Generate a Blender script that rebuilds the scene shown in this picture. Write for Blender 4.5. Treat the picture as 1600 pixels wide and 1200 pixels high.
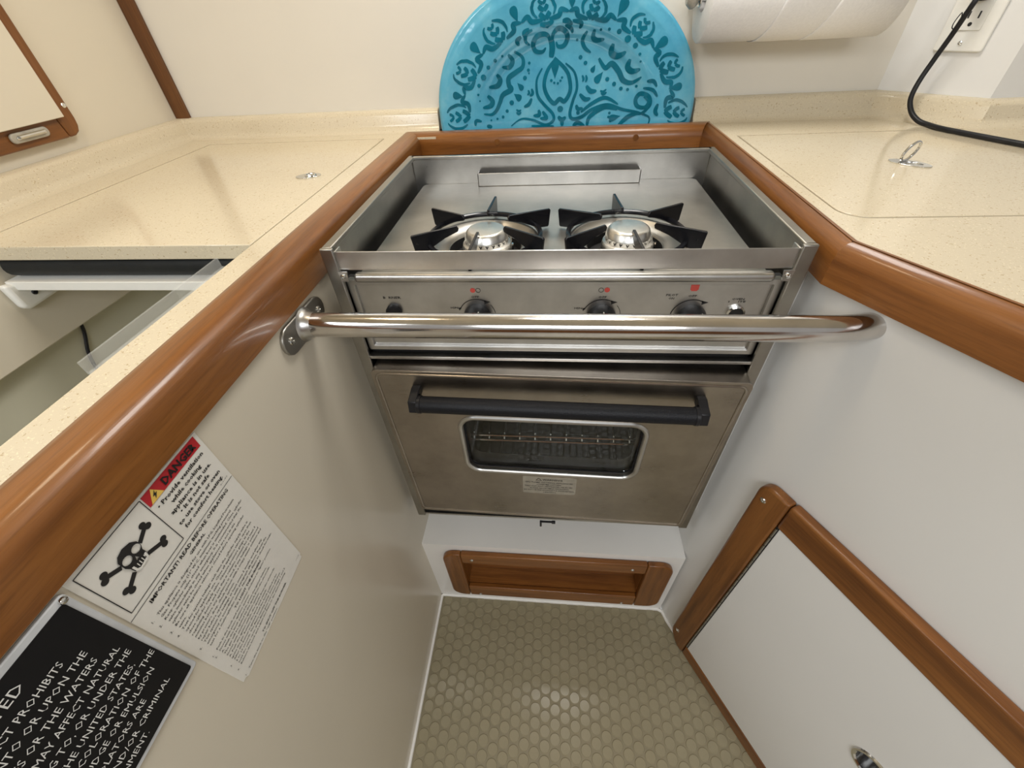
import bpy, bmesh, math, random
from mathutils import Vector, Matrix, geometry
random.seed(7)
for _o in list(bpy.data.objects): bpy.data.objects.remove(_o, do_unlink=True)
scene = bpy.context.scene
COL = scene.collection
ZC = 0.98                       # counter height above the cabin sole; shapes are written relative to the counter top

# ------------------------------------------------------------------ camera, world, lights, exposure
cam_d = bpy.data.cameras.new('camera'); cam_d.lens = 36*649.57/1600; cam_d.sensor_width = 36; cam_d.clip_start = .02
cam = bpy.data.objects.new('camera', cam_d); COL.objects.link(cam)
cam.location = (-.00336, -.42723, .194356+ZC)
cam.rotation_euler = (math.radians(47.488), math.radians(2.640), math.radians(4.638))
scene.camera = cam
world = bpy.data.worlds.new('cabin_light'); scene.world = world; world.use_nodes = True
_bg = world.node_tree.nodes['Background']; _bg.inputs[0].default_value = (1.0, .97, .93, 1); _bg.inputs[1].default_value = .42
def area(name, loc, target, sx, sy, power, col):
    d = bpy.data.lights.new(name, 'AREA'); d.shape = 'RECTANGLE'; d.size = sx; d.size_y = sy; d.energy = power; d.color = col
    o = bpy.data.objects.new(name, d); COL.objects.link(o); o.location = loc
    o.rotation_euler = (Vector(target)-Vector(loc)).to_track_quat('-Z', 'Y').to_euler()
    return o
area('deck_hatch_light', (.10, .29, .925+ZC), (.10, .25, 0), .32, .32, 8.5, (1.0, .97, .92))
area('cabin_lamp_light', (-.50, .02, .90+ZC), (-.55, .1, 0), .16, .16, 2.2, (1.0, .80, .55))
area('companionway_light', (.15, -1.75, 1.05+ZC), (.1, .1, -.1), 1.1, .9, 30.0, (.95, .975, 1.0))
area('cool_fill_light', (-.78, -.75, .62+ZC), (.45, .1, .0), .45, .25, 5.0, (.90, .96, 1.0))  # added cool fill from the left for the right walls; no known port
scene.view_settings.view_transform = 'Standard'; scene.view_settings.look = 'None'
scene.view_settings.exposure = -0.22; scene.view_settings.gamma = 1.0; scene.view_settings.use_curve_mapping = False

# ------------------------------------------------------------------ materials
def lin(c):
    return tuple(((v/255)/12.92 if v/255 <= .04045 else (((v/255)+.055)/1.055)**2.4) for v in c)+(1,)
class NT:
    def __init__(s, name):
        s.m = bpy.data.materials.new(name); s.m.use_nodes = True; s.t = s.m.node_tree; s.b = s.t.nodes['Principled BSDF']
    def n(s, typ, **kw):
        x = s.t.nodes.new(typ)
        for k, v in kw.items():
            if k in x.inputs: x.inputs[k].default_value = v
            else: setattr(x, k, v)
        return x
    def l(s, a, b): s.t.links.new(a, b)
    def coords(s, scale=(1,1,1), rot=(0,0,0)):
        tc = s.n('ShaderNodeTexCoord'); mp = s.n('ShaderNodeMapping'); mp.inputs['Scale'].default_value = scale; mp.inputs['Rotation'].default_value = rot
        s.l(tc.outputs['Object'], mp.inputs['Vector']); return mp.outputs['Vector']
    def noise(s, vec, scale, detail=4, rough=.5):
        x = s.n('ShaderNodeTexNoise', Scale=scale, Detail=detail, Roughness=rough); s.l(vec, x.inputs['Vector']); return x.outputs['Fac']
    def ramp(s, fac, stops):
        x = s.n('ShaderNodeValToRGB'); e = x.color_ramp.elements
        while len(e) > 1: e.remove(e[-1])
        e[0].position = stops[0][0]; e[0].color = stops[0][1]
        for p, c in stops[1:]:
            q = e.new(p); q.color = c
        s.l(fac, x.inputs['Fac']); return x.outputs['Color']
    def mix(s, fac, a, b, mode='MIX'):
        x = s.n('ShaderNodeMix', data_type='RGBA', blend_type=mode)
        for v, i in ((fac, 0), (a, 6), (b, 7)):
            if isinstance(v, bpy.types.NodeSocket): s.l(v, x.inputs[i])
            else: x.inputs[i].default_value = v
        return x.outputs[2]
    def bump(s, h, strength, dist=.001):
        x = s.n('ShaderNodeBump', Strength=strength, Distance=dist); s.l(h, x.inputs['Height']); s.l(x.outputs['Normal'], s.b.inputs['Normal'])
    def col(s, c):
        if isinstance(c, bpy.types.NodeSocket): s.l(c, s.b.inputs['Base Color'])
        else: s.b.inputs['Base Color'].default_value = c
    def set(s, **kw):
        for k, v in kw.items():
            k = k.replace('_', ' ')
            if isinstance(v, bpy.types.NodeSocket): s.l(v, s.b.inputs[k])
            else: s.b.inputs[k].default_value = v
        return s
def plain(name, c, rough=.5, metal=0, var=.06, scale=60, bump=0, **kw):
    t = NT(name); v = t.coords(); f = t.noise(v, scale)
    dark = tuple(x*(1-var) for x in c[:3])+(1,); lite = tuple(min(1, x*(1+var)) for x in c[:3])+(1,)
    t.col(t.ramp(f, [(.3, dark), (.7, lite)])); t.set(Roughness=rough, Metallic=metal, **kw)
    if bump: t.bump(f, bump)
    return t.m
def laminate(name, c, rough=.32):
    t = NT(name); v = t.coords(); f = t.noise(v, 3, 3); g = t.noise(v, 420, 2)
    t.col(t.ramp(f, [(.25, tuple(x*.95 for x in c[:3])+(1,)), (.75, c)]))
    t.set(Roughness=rough); t.bump(g, .04, .0004); return t.m
def corian():
    t = NT('speckled_solid_surface'); v = t.coords()
    f = t.noise(v, 360, 3, .6); g = t.noise(v, 520, 2, .6); h = t.noise(v, 2.5, 2)
    base = t.ramp(h, [(.3, (.61, .525, .38, 1)), (.7, (.67, .59, .44, 1))])
    d = t.ramp(f, [(.62, (0, 0, 0, 1)), (.67, (1, 1, 1, 1))])
    c = t.mix(d, base, (.45, .345, .21, 1))
    w = t.ramp(g, [(.63, (0, 0, 0, 1)), (.68, (1, 1, 1, 1))])
    t.col(t.mix(w, c, (.78, .69, .50, 1))); t.set(Roughness=.14); return t.m
def teak(name, rotz=0.0, axis='x', tone=.56, rough=.34):
    t = NT(name)
    sc = {'x': (1.2, 22, 22), 'y': (22, 1.2, 22), 'z': (22, 22, 1.2)}[axis]
    v0 = t.coords((1, 1, 1), (0, 0, rotz)); mp = t.n('ShaderNodeMapping'); mp.inputs['Scale'].default_value = sc; t.l(v0, mp.inputs['Vector']); v = mp.outputs['Vector']
    f = t.noise(v, 2.2, 6, .65); g = t.noise(v, 14, 4, .7); k = t.noise(v0, 4, 2)
    a = t.ramp(f, [(.28, (.16*tone, .050*tone, .010*tone, 1)), (.5, (.36*tone, .130*tone, .028*tone, 1)), (.75, (.54*tone, .215*tone, .052*tone, 1))])
    b = t.mix(t.ramp(g, [(.50, (0, 0, 0, 1)), (.72, (.45, .45, .45, 1))]), a, (.09*tone, .028*tone, .006*tone, 1))
    t.col(t.mix(t.ramp(k, [(.4, (0, 0, 0, 1)), (.7, (.35, .35, .35, 1))]), b, (.50*tone, .195*tone, .045*tone, 1)))
    t.set(Roughness=rough, Coat_Weight=.25, Coat_Roughness=.10, Specular_IOR_Level=.35); t.bump(g, .22, .0008); return t.m
def steel(name, axis='x', c=(.60, .59, .57), rough=.25, smudge=.12):
    t = NT(name); sc = {'x': (3, 160, 160), 'y': (160, 3, 160), 'z': (160, 160, 3)}[axis]
    v = t.coords(sc); f = t.noise(v, 6, 3, .6); s = t.noise(t.coords(), 16, 4, .6)
    r = t.n('ShaderNodeMapRange'); r.inputs['To Min'].default_value = rough-.05; r.inputs['To Max'].default_value = rough+.07; t.l(f, r.inputs['Value'])
    r2 = t.n('ShaderNodeMath', operation='MULTIPLY_ADD'); t.l(s, r2.inputs[0]); r2.inputs[1].default_value = smudge; t.l(r.outputs[0], r2.inputs[2])
    t.col(t.ramp(s, [(.35, tuple(x*.80 for x in c)+(1,)), (.65, tuple(c)+(1,))]))
    t.set(Metallic=1.0, Roughness=r2.outputs[0]); t.bump(f, .05, .0003); return t.m
M = {}
M['cream'] = laminate('warm_tinted_laminate', (.72, .66, .54, 1), .24)  # left copy of the wall laminate, its warmer light put into the colour
M['white'] = laminate('white_laminate', (.79, .785, .765, 1), .28)  # right copy of the same laminate, coloured for its cooler light
M['gelcoat'] = plain('white_gelcoat', (.82, .80, .76, 1), .22, var=.02, scale=8)
M['offwhite'] = laminate('off_white_laminate', (.76, .725, .65, 1), .26)
M['latch'] = plain('grey_translucent_plastic', (.42, .39, .33, 1), .2, var=.15, scale=90)
M['sole'] = plain('pale_cabin_sole', (.52, .49, .42, 1), .4, var=.08, scale=5)
M['liner'] = plain('locker_liner_paint', (.62, .60, .48, 1), .45, var=.05, scale=6)
M['corian'] = corian()
M['teak_x'] = teak('varnished_teak_grain_across', axis='x'); M['teak_y'] = teak('varnished_teak_grain_lengthwise', axis='y'); M['teak_z'] = teak('varnished_teak_grain_upright', axis='z', tone=.52)
M['teak_r'] = teak('varnished_teak_grain_angled', rotz=math.radians(62), axis='x')
M['teak_dark'] = teak('dark_teak_trim', axis='z', tone=.34, rough=.45)
M['teak_sole'] = teak('teak_cabin_sole', axis='y', tone=.5, rough=.4)
M['steel'] = steel('brushed_stainless_across'); M['steel_y'] = steel('brushed_stainless_lengthwise', 'y', (.40, .385, .35), .28)
M['steel_top'] = steel('worn_stainless_cooktop', 'x', (.47, .455, .42), .28, .20)
M['steel_door'] = steel('warm_stainless_door', 'x', (.42, .375, .325), .22, .16)
M['polished'] = steel('polished_stainless_tube', 'x', (.74, .71, .68), .09, .04)
M['chrome'] = plain('chrome', (.72, .72, .70, 1), .12, 1, var=.03)
M['alu'] = plain('cast_aluminium', (.66, .65, .62, 1), .33, 1, var=.08, scale=90, bump=.1)
M['enamel'] = plain('black_enamel', (.008, .008, .010, 1), .2, var=.2, Specular_IOR_Level=.35)
M['black'] = plain('black_plastic', (.013, .013, .015, 1), .38, var=.2, Specular_IOR_Level=.3)
M['grip'] = plain('black_vinyl_grip', (.005, .0055, .008, 1), .45, var=.3, scale=700, bump=.5, Specular_IOR_Level=.3)
M['rubber'] = plain('black_rubber', (.013, .015, .016, 1), .5, var=.2, Specular_IOR_Level=.25)
M['darkgap'] = plain('painted_gap_shade', (.012, .012, .012, 1), .7)  # near-black colour standing in for shade in gaps and holes
M['ovenwall'] = plain('oven_enamel', (.018, .018, .014, 1), .3, var=.2)
M['floor'] = plain('olive_vinyl_floor', (.25, .215, .135, 1), .42, var=.05, scale=30, bump=.05)
M['disc'] = plain('olive_vinyl_disc', (.30, .262, .168, 1), .20, var=.06, scale=40, Specular_IOR_Level=.65)
M['caulk'] = plain('white_sealant', (.85, .83, .78, 1), .4, var=.04)
M['glaze'] = (lambda t: (t.col(t.ramp(t.noise(t.coords(), 9, 5, .65), [(.30, (.055, .32, .51, 1)), (.55, (.105, .43, .61, 1)), (.75, (.21, .54, .66, 1))])), t.set(Roughness=.10, Coat_Weight=.6, Coat_Roughness=.04), t.bump(t.noise(t.coords(), 38, 2), .22, .003), t.m)[-1])(NT('turquoise_glaze'))
M['glaze_dark'] = plain('dark_teal_glaze', (.004, .145, .225, 1), .12, var=.25, scale=20)
M['paper'] = plain('white_tissue_paper', (.84, .83, .82, 1), .85, var=.03, scale=300, bump=.25)
M['plastic_w'] = plain('white_plastic', (.84, .83, .78, 1), .28, var=.02)
M['clear'] = (lambda t: (t.col((.95, .97, .96, 1)), t.set(Roughness=.10, Alpha=.16), t.m)[-1])(NT('clear_plastic'))
M['glass'] = (lambda t: (t.col((.93, .97, .97, 1)), t.set(Roughness=.0, Transmission_Weight=1.0, IOR=1.30), t.m)[-1])(NT('window_glass'))
M['sticker'] = plain('white_sticker_vinyl', (.82, .80, .74, 1), .35, var=.02)
M['ink'] = plain('black_ink', (.014, .013, .013, 1), .45)
M['red'] = plain('red_ink', (.50, .022, .03, 1), .4, var=.06)
M['dotred'] = plain('faded_red_paint', (.45, .06, .045, 1), .4, var=.1)
M['yellow'] = plain('yellow_ink', (.85, .58, .12, 1), .4, var=.04)
M['placard'] = plain('black_placard', (.006, .006, .007, 1), .5, Specular_IOR_Level=.25)
M['placard_edge'] = plain('silver_grey_placard_edge', (.60, .62, .64, 1), .35, var=.12, scale=40)
M['label'] = plain('silver_foil_label', (.42, .39, .33, 1), .4, .5, var=.1)
M['white_ink'] = plain('white_ink', (.82, .82, .80, 1), .4)

# ------------------------------------------------------------------ building helpers
def tag(o, label=None, cat=None, group=None, kind=None):
    for k, v in (('label', label), ('category', cat), ('group', group), ('kind', kind)):
        if v: o[k] = v
    return o
def thing(name, label, cat, loc=(0, 0, 0), group=None):
    o = bpy.data.objects.new(name, None); o.empty_display_size = .05; COL.objects.link(o); o.location = loc
    return tag(o, label, cat, group)
def root_loc(p):
    v = Vector((0, 0, 0))
    while p: v += p.location; p = p.parent
    return v
def obj(name, bm, mat, parent=None, bevel=0, seg=2, smooth=35, doubles=0):
    if doubles: bmesh.ops.remove_doubles(bm, verts=bm.verts, dist=doubles)
    bmesh.ops.recalc_face_normals(bm, faces=bm.faces)
    if parent is not None: off = root_loc(parent)
    else:
        c = [v.co for v in bm.verts]
        off = Vector(((min(v.x for v in c)+max(v.x for v in c))/2, (min(v.y for v in c)+max(v.y for v in c))/2, min(v.z for v in c)))
    bmesh.ops.translate(bm, verts=bm.verts, vec=-off)
    me = bpy.data.meshes.new(name); bm.to_mesh(me); bm.free()
    if smooth:
        for p in me.polygons: p.use_smooth = True
        me.set_sharp_from_angle(angle=math.radians(smooth))
    me.materials.append(M[mat] if isinstance(mat, str) else mat)
    o = bpy.data.objects.new(name, me); COL.objects.link(o)
    if parent is not None: o.parent = parent
    else: o.location = off
    if bevel:
        b = o.modifiers.new('bevel', 'BEVEL'); b.width = bevel; b.segments = seg; b.limit_method = 'ANGLE'; b.angle_limit = math.radians(40)
    return o
def struct(name, bm, mat, **kw): return tag(obj(name, bm, mat, **kw), kind='structure')
def nb(): return bmesh.new()
def box(bm, x0, x1, y0, y1, z0, z1):
    vs = [bm.verts.new((x, y, z)) for z in (z0, z1) for x, y in ((x0, y0), (x1, y0), (x1, y1), (x0, y1))]
    for f in ((0, 3, 2, 1), (4, 5, 6, 7), (0, 1, 5, 4), (1, 2, 6, 5), (2, 3, 7, 6), (3, 0, 4, 7)): bm.faces.new([vs[i] for i in f])
    return bm
def bx(*a): return box(nb(), *a)
class Fr:                                    # a local frame: u, v in the plane, n out of it
    def __init__(s, o, u, v, n): s.o, s.u, s.v, s.n = Vector(o), Vector(u).normalized(), Vector(v).normalized(), Vector(n).normalized()
    def __call__(s, a, b, c=0): return s.o+s.u*a+s.v*b+s.n*c
def slab(bm, fr, outer, c0, c1, holes=()):    # polygon with holes, extruded from c0 to c1 along the frame's n
    loops = [list(outer)]+[list(h) for h in holes]
    tris = geometry.tessellate_polygon([[Vector((a, b, 0)) for a, b in l] for l in loops])
    pts = [p for l in loops for p in l]
    A = [bm.verts.new(fr(a, b, c0)) for a, b in pts]; B = [bm.verts.new(fr(a, b, c1)) for a, b in pts]
    if not holes: bm.faces.new(A[::-1]); bm.faces.new(B)
    else:
        for t in tris:
            for V in (A, B):
                try: bm.faces.new([V[i] for i in t])
                except ValueError: pass
    k = 0
    for l in loops:
        n = len(l)
        for i in range(n):
            j = (i+1) % n
            bm.faces.new((A[k+i], A[k+j], B[k+j], B[k+i]))
        k += n
    return bm
def flat(bm, fr, outer, c, holes=()):
    loops = [list(outer)]+[list(h) for h in holes]
    tris = geometry.tessellate_polygon([[Vector((a, b, 0)) for a, b in l] for l in loops])
    V = [bm.verts.new(fr(a, b, c)) for l in loops for a, b in l]
    for t in tris:
        try: bm.faces.new([V[i] for i in t])
        except ValueError: pass
    return bm
def rrect(x0, x1, y0, y1, r, n=6, corners=(1, 1, 1, 1)):   # corners: bl, br, tr, tl
    out = []
    for (cx, cy, a0, on) in ((x0+r, y0+r, 180, corners[0]), (x1-r, y0+r, 270, corners[1]), (x1-r, y1-r, 0, corners[2]), (x0+r, y1-r, 90, corners[3])):
        if on:
            for i in range(n+1):
                a = math.radians(a0+90*i/n); out.append((cx+r*math.cos(a), cy+r*math.sin(a)))
        else:
            a = math.radians(a0+45); out.append((cx+r*math.copysign(1, math.cos(a)), cy+r*math.copysign(1, math.sin(a))))
    return out
def circ(cx, cy, r, n=20, ry=None): return [(cx+r*math.cos(2*math.pi*i/n), cy+(ry or r)*math.sin(2*math.pi*i/n)) for i in range(n)]
def tube(bm, path, r, n=14, cap=True, closed=False):
    path = [Vector(p) for p in path]; rings = []; m = len(path); up = None
    for i, p in enumerate(path):
        if closed: t = (path[(i+1) % m]-path[i-1]).normalized()
        else: t = (path[min(i+1, m-1)]-path[max(i-1, 0)]).normalized()
        if up is None:
            up = Vector((0, 0, 1)) if abs(t.z) < .9 else Vector((1, 0, 0))
        a = t.cross(up).normalized(); up = a.cross(t).normalized()
        rr = r[i] if isinstance(r, (list, tuple)) else r
        rings.append([bm.verts.new(p+(a*math.cos(2*math.pi*k/n)+up*math.sin(2*math.pi*k/n))*rr) for k in range(n)])
    for i in range(m if closed else m-1):
        A, B = rings[i], rings[(i+1) % m]
        for k in range(n): bm.faces.new((A[k], A[(k+1) % n], B[(k+1) % n], B[k]))
    if cap and not closed: bm.faces.new(rings[0][::-1]); bm.faces.new(rings[-1])
    return bm
def lathe(bm, prof, o, axis, n=32):          # prof: (radius, height along axis)
    o = Vector(o); w = Vector(axis).normalized(); u = w.orthogonal().normalized(); v = w.cross(u); rings = []
    for r, h in prof:
        if r < 1e-6: rings.append([bm.verts.new(o+w*h)])
        else: rings.append([bm.verts.new(o+w*h+(u*math.cos(2*math.pi*k/n)+v*math.sin(2*math.pi*k/n))*r) for k in range(n)])
    for A, B in zip(rings, rings[1:]):
        for k in range(n):
            q = [A[k % len(A)], A[(k+1) % n % len(A)], B[(k+1) % n % len(B)], B[k % len(B)]]; q = list(dict.fromkeys(q))
            if len(q) > 2: bm.faces.new(q)
    return bm
def sweep(bm, prof, path, ends=None, closed_prof=True, mit=(None, None)):   # prof (a, b): a to the left of travel, b up; mitred in plan
    P = [Vector((p[0], p[1])) for p in path]; rings = []
    for i, p in enumerate(P):
        d0 = (P[i]-P[i-1]).normalized() if i else (P[1]-P[0]).normalized(); d1 = (P[i+1]-P[i]).normalized() if i < len(P)-1 else d0
        if ends and i == 0: d0 = Vector(ends[0]).normalized()
        if ends and i == len(P)-1: d1 = Vector(ends[1]).normalized()
        n0 = Vector((-d0.y, d0.x)); n1 = Vector((-d1.y, d1.x)); m = (n0+n1).normalized(); m = m/max(.2, m.dot(n0))
        if i == 0 and mit[0]: m = Vector(mit[0])
        if i == len(P)-1 and mit[1]: m = Vector(mit[1])
        rings.append([bm.verts.new((p.x+m.x*a, p.y+m.y*a, b)) for a, b in prof])
    n = len(prof)
    for A, B in zip(rings, rings[1:]):
        for k in range(n if closed_prof else n-1): bm.faces.new((A[k], A[(k+1) % n], B[(k+1) % n], B[k]))
    if closed_prof: bm.faces.new(rings[0][::-1]); bm.faces.new(rings[-1])
    return bm
def curve(pts, n=8):                          # Catmull-Rom
    pts = [Vector(p) for p in pts]; out = []
    for i in range(len(pts)-1):
        p0, p1, p2, p3 = pts[max(i-1, 0)], pts[i], pts[i+1], pts[min(i+2, len(pts)-1)]
        for k in range(n):
            t = k/n; out.append(.5*((2*p1)+(-p0+p2)*t+(2*p0-5*p1+4*p2-p3)*t*t+(-p0+3*p1-3*p2+p3)*t**3))
    return out+[pts[-1]]
_tx = {}
def text_mesh(s, bold=0.0, space=1.0):
    k = (s, bold, space)
    if k not in _tx:
        c = bpy.data.curves.new('lettering', 'FONT'); c.body = s; c.size = 1; c.resolution_u = 1; c.offset = bold; c.space_character = space
        o = bpy.data.objects.new('lettering', c); COL.objects.link(o); dg = bpy.context.evaluated_depsgraph_get(); dg.update()
        me = bpy.data.meshes.new_from_object(o.evaluated_get(dg))
        vs = [tuple(v.co)[:2] for v in me.vertices]; fs = [tuple(p.vertices) for p in me.polygons]
        bpy.data.objects.remove(o); bpy.data.curves.remove(c); bpy.data.meshes.remove(me); _tx[k] = (vs, fs)
    return _tx[k]
CAPH = max(v[1] for v in text_mesh('H')[0])
def text(bm, s, fr, u0, u1, base, cap, c, bold=0.0, shear=0.0, space=1.0, align='fit'):
    vs, fs = text_mesh(s, bold, space)
    if not vs: return bm
    x0 = min(v[0] for v in vs); x1 = max(v[0] for v in vs); sy = cap/CAPH
    sx = (u1-u0)/(x1-x0) if u0 is not None and u1 is not None else sy*1.0
    if u0 is None: u0 = u1-(x1-x0)*sx
    V = [bm.verts.new(fr(u0+(x-x0)*sx+shear*y*sy, base+y*sy, c)) for x, y in vs]
    for f in fs:
        try: bm.faces.new([V[i] for i in f])
        except ValueError: pass
    return bm
def screw(parent, pos, axis, r=.004, name='screw', mat='chrome'):
    w = Vector(axis).normalized()
    o = obj(name, lathe(nb(), [(r, 0), (r, .0006), (r*.8, .0016), (r*.35, .0019), (r*.30, .0010), (0, .0010)], pos, axis, 12), mat, parent)
    return o
XY = Fr((0, 0, 0), (1, 0, 0), (0, 1, 0), (0, 0, 1))
FRONT = lambda y: Fr((0, y, 0), (1, 0, 0), (0, 0, 1), (0, -1, 0))      # seen from the camera side
LEFTW = lambda x: Fr((x, 0, 0), (0, 1, 0), (0, 0, 1), (1, 0, 0))       # on the left panel, read facing it

# ------------------------------------------------------------------ the setting
RWo = Vector((.293, -.003, 0)); RWu = Vector((.47, -.883, 0)).normalized(); RWn = Vector((-.883, -.47, 0)).normalized()
RW = Fr(RWo, RWu, (0, 0, 1), RWn)
def rw2(s, off=0): p = RWo+RWu*s+RWn*off; return (p.x, p.y)
XL = -.284
floor = struct('floor', slab(nb(), XY, [(XL, -.85), (XL, 0), (.293, 0), rw2(0), rw2(.96)], -1.0, -.98), 'floor')
# raised coin pattern of the vinyl
discs = []
for i in range(-14, 60):
    for j in range(-40, 2):
        x = .0236+i*.02208; y = -.1802+j*.02550+(.01275 if i % 2 else 0)+.1275
        if x < XL+.010 or y > -.009 or y < -.84: continue
        d = (Vector((x, y, 0))-RWo).dot(RWn)
        if y < -.0 and d < .012: continue
        discs.append((x, y))
def disc_bm(bm, x, y, n=16):
    a = [bm.verts.new((x+.0117*math.cos(2*math.pi*k/n), y+.0117*math.sin(2*math.pi*k/n), -.980)) for k in range(n)]
    b = [bm.verts.new((x+.0106*math.cos(2*math.pi*k/n), y+.0106*math.sin(2*math.pi*k/n), -.9788)) for k in range(n)]
    for k in range(n): bm.faces.new((a[k], a[(k+1) % n], b[(k+1) % n], b[k]))
    bm.faces.new(b); return bm
def in_view(x, y): return y > -.372 and x < .30+(-y)*.55
near = sorted([d for d in discs if in_view(*d)], key=lambda d: (d[0]-0)**2+(d[1]+.43)**2)[:296]
ns = set(near)
d0 = obj('raised_disc', disc_bm(nb(), 0, 0), 'disc', floor); d0.location = Vector((near[0][0], near[0][1], 0))
fl = floor.location
for k, (x, y) in enumerate(near):
    o = d0 if k == 0 else d0.copy()
    if k: COL.objects.link(o)
    o.location = (x, y, 0)
rest = nb()
for d in discs:
    if d not in ns: disc_bm(rest, *d)
tag(obj('raised_disc_field', rest, 'disc', floor), kind='stuff')

w = nb(); box(w, -.318, XL, -1.1, .565, -.98, -.020); box(w, XL, -.2665, .042, .556, -.572, -.042)  # last box: unseen filler added to lighten the gap beside the stove
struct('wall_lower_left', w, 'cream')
p = [(.293, .565)]+[(.293, .022), (.2945, .010), (.299, -.004)]+[rw2(.022), rw2(1.3), rw2(1.3, -.025), rw2(.0, -.025), (.32, .565)]
w = slab(nb(), XY, p, -.98, -.020); box(w, .2665, .2945, .042, .556, -.572, -.042)  # box: matching unseen filler, added to bounce light into the stove gap
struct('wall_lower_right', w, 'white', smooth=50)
w = slab(nb(), FRONT(0), [(XL, -.98), (.293, -.98), (.293, -.695), (XL, -.695)], -.012, 0, [[(-.205, -.90), (.225, -.90), (.225, -.74), (-.205, -.74)]])
box(w, XL, .293, .012, .556, -.712, -.695)
struct('wall_toe_kick', w, 'gelcoat')
struct('wall_stove_recess', bx(XL, .293, .556, .562, -.70, -.04), 'gelcoat')
struct('wall_back', bx(-.865, 1.3, .60, .62, -.25, .95), 'offwhite')
struct('wall_left', bx(-.865, -.845, -1.1, .60, -.15, .95), 'cream')
w = slab(nb(), XY, [(.613, .60), (.725, .476), (1.3, .482), (1.3, .60)], -.02, .95)
struct('wall_right', w, 'white')
struct('wall_platter_recess', bx(-.252, .272, .562, .60, -.222, -.216), 'gelcoat')
w = nb(); box(w, -.745, -.725, -.9, .25, -.142, -.019)
struct('wall_locker_side', w, 'cream', bevel=.002)
w = nb(); box(w, -.78, -.75, -.9, .25, -.62, -.142); box(w, -.78, -.318, .25, .27, -.62, -.02); box(w, -.78, -.318, -.92, -.9, -.62, -.02); box(w, -.75, -.318, -.9, .25, -.64, -.62)
struct('wall_locker', w, 'liner')
struct('floor_cabin_sole', bx(-1.0, 1.6, -2.6, -.85, -1.0, -.978), 'sole')
struct('wall_rear', bx(-1.0, 1.6, -2.62, -2.6, -.98, .15), 'teak_x')
struct('ceiling', bx(-1.0, 1.6, -1.25, .62, .95, .97), 'cream')
struct('trim_1', bx(-.845, -.814, .590, .60, .036, .95), 'teak_dark', bevel=.002)
w = nb(); tube(w, [(XL+.0015, -.85, -.9795), (XL+.0015, -.006, -.9795), (XL+.006, -.002, -.9795), (.285, -.002, -.9795), (.297, -.008, -.9795)]+[(*rw2(s, .0015), -.9795) for s in (.03, .075)], .0045, 8)
struct('trim_2', w, 'caulk')

# ------------------------------------------------------------------ countertops, lids, teak fiddle rail
ct = thing('countertop', 'cream speckled countertop left of the stove with an open locker cut into it', 'countertop', (-.6, .3, -.018))
t_ = nb()
for a in ((-.845, -.742, .015, .60), (-.742, -.246, .5225, .60), (-.3535, -.318, -1.1, .5225), (-.318, -.246, .556, .60)): box(t_, *a[:2], *a[2:], -.018, 0)
obj('worktop', t_, 'corian', ct)
BS = [(-.0005, .0), (.040, .0), (.031, .0016), (.025, .006), (.0215, .014), (.020, .030), (.0175, .0355), (.013, .0385), (-.0005, .039)]
bsL = [(-a, b) for a, b in BS]
obj('backsplash', sweep(nb(), bsL, [(-.845, .015), (-.845, .60), (-.2485, .60)]), 'corian', ct, bevel=.003)
cr = thing('countertop', 'cream speckled countertop right of the stove with upstand around the corner', 'countertop', (.7, .2, -.018))
RC = .0012; O2 = -.010                                  # outer edge of the right fiddle rail lies behind the panel
lidp = rrect(.3250, 1.20, .0710, .452, .028, 6, (1, 0, 0, 0))
hole = rrect(.3215, 1.2025, .0670, .4545, .030, 6, (1, 0, 0, 0))
t_ = slab(nb(), XY, [(.272, .556), (.272, .60), (.613, .60), (.725, .476), (1.25, .482), (1.25, -.9), rw2(.95, -.008), rw2(.004, -.008), (.301, .003), (.301, .556)], -.018, 0, [hole])
obj('worktop', t_, 'corian', cr)
obj('backsplash', sweep(nb(), bsL, [(.272, .60), (.613, .60), (.725, .476), (1.24, .482)]), 'corian', cr)

def pull_ring(parent, c, ang, raised, rx=.020, ry=.0135):
    ca, sa = math.cos(ang), math.sin(ang)
    fr = Fr((c[0], c[1], 0), (ca, sa, 0), (-sa, ca, 0), (0, 0, 1))
    o = obj('ring_pull', slab(nb(), fr, circ(0, 0, rx, 28, ry), .0, .0016, [circ(.004, 0, rx*.45, 20, ry*.6)]), 'chrome', parent, bevel=.0006)
    obj('ring_cup', flat(nb(), fr, circ(.004, 0, rx*.46, 20, ry*.61), .0004), 'steel', o)
    r = rx*(.46 if raised else .62); pts = []
    for k in range(22):
        a = 2*math.pi*k/22; q = (r*math.cos(a), r*math.sin(a)*.9)
        if raised: P = Vector((c[0]-.004, c[1]+.008, .0022))+Vector((.80, .25, .12)).normalized()*(q[1]/.9)*.85+Vector((.30, .10, .95)).normalized()*(q[0]+r)
        else: P = fr(.004+q[0]*.62, q[1]*.62, .0022)
        pts.append(P)
    obj('ring', tube(nb(), pts, .0018, 8, closed=True), 'chrome', o)
lidL = thing('counter_lid', 'speckled lift-out counter lid with small flush ring pull left of the stove', 'lid', (-.55, .26, -.018))
obj('lid_panel', bx(-.740, -.3570, .015, .5205, -.018, 0), 'corian', lidL, bevel=.0012)
pull_ring(lidL, (-.4045, .2755), .25, False)
lidR = thing('counter_lid', 'speckled counter lid with raised metal ring pull right of the stove', 'lid', (.7, .26, -.018))
obj('lid_panel', slab(nb(), XY, lidp, -.018, 0), 'corian', lidR, bevel=.0008)
pull_ring(lidR, (.4985, .262), math.radians(-50), True, .0265, .0135)

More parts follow.
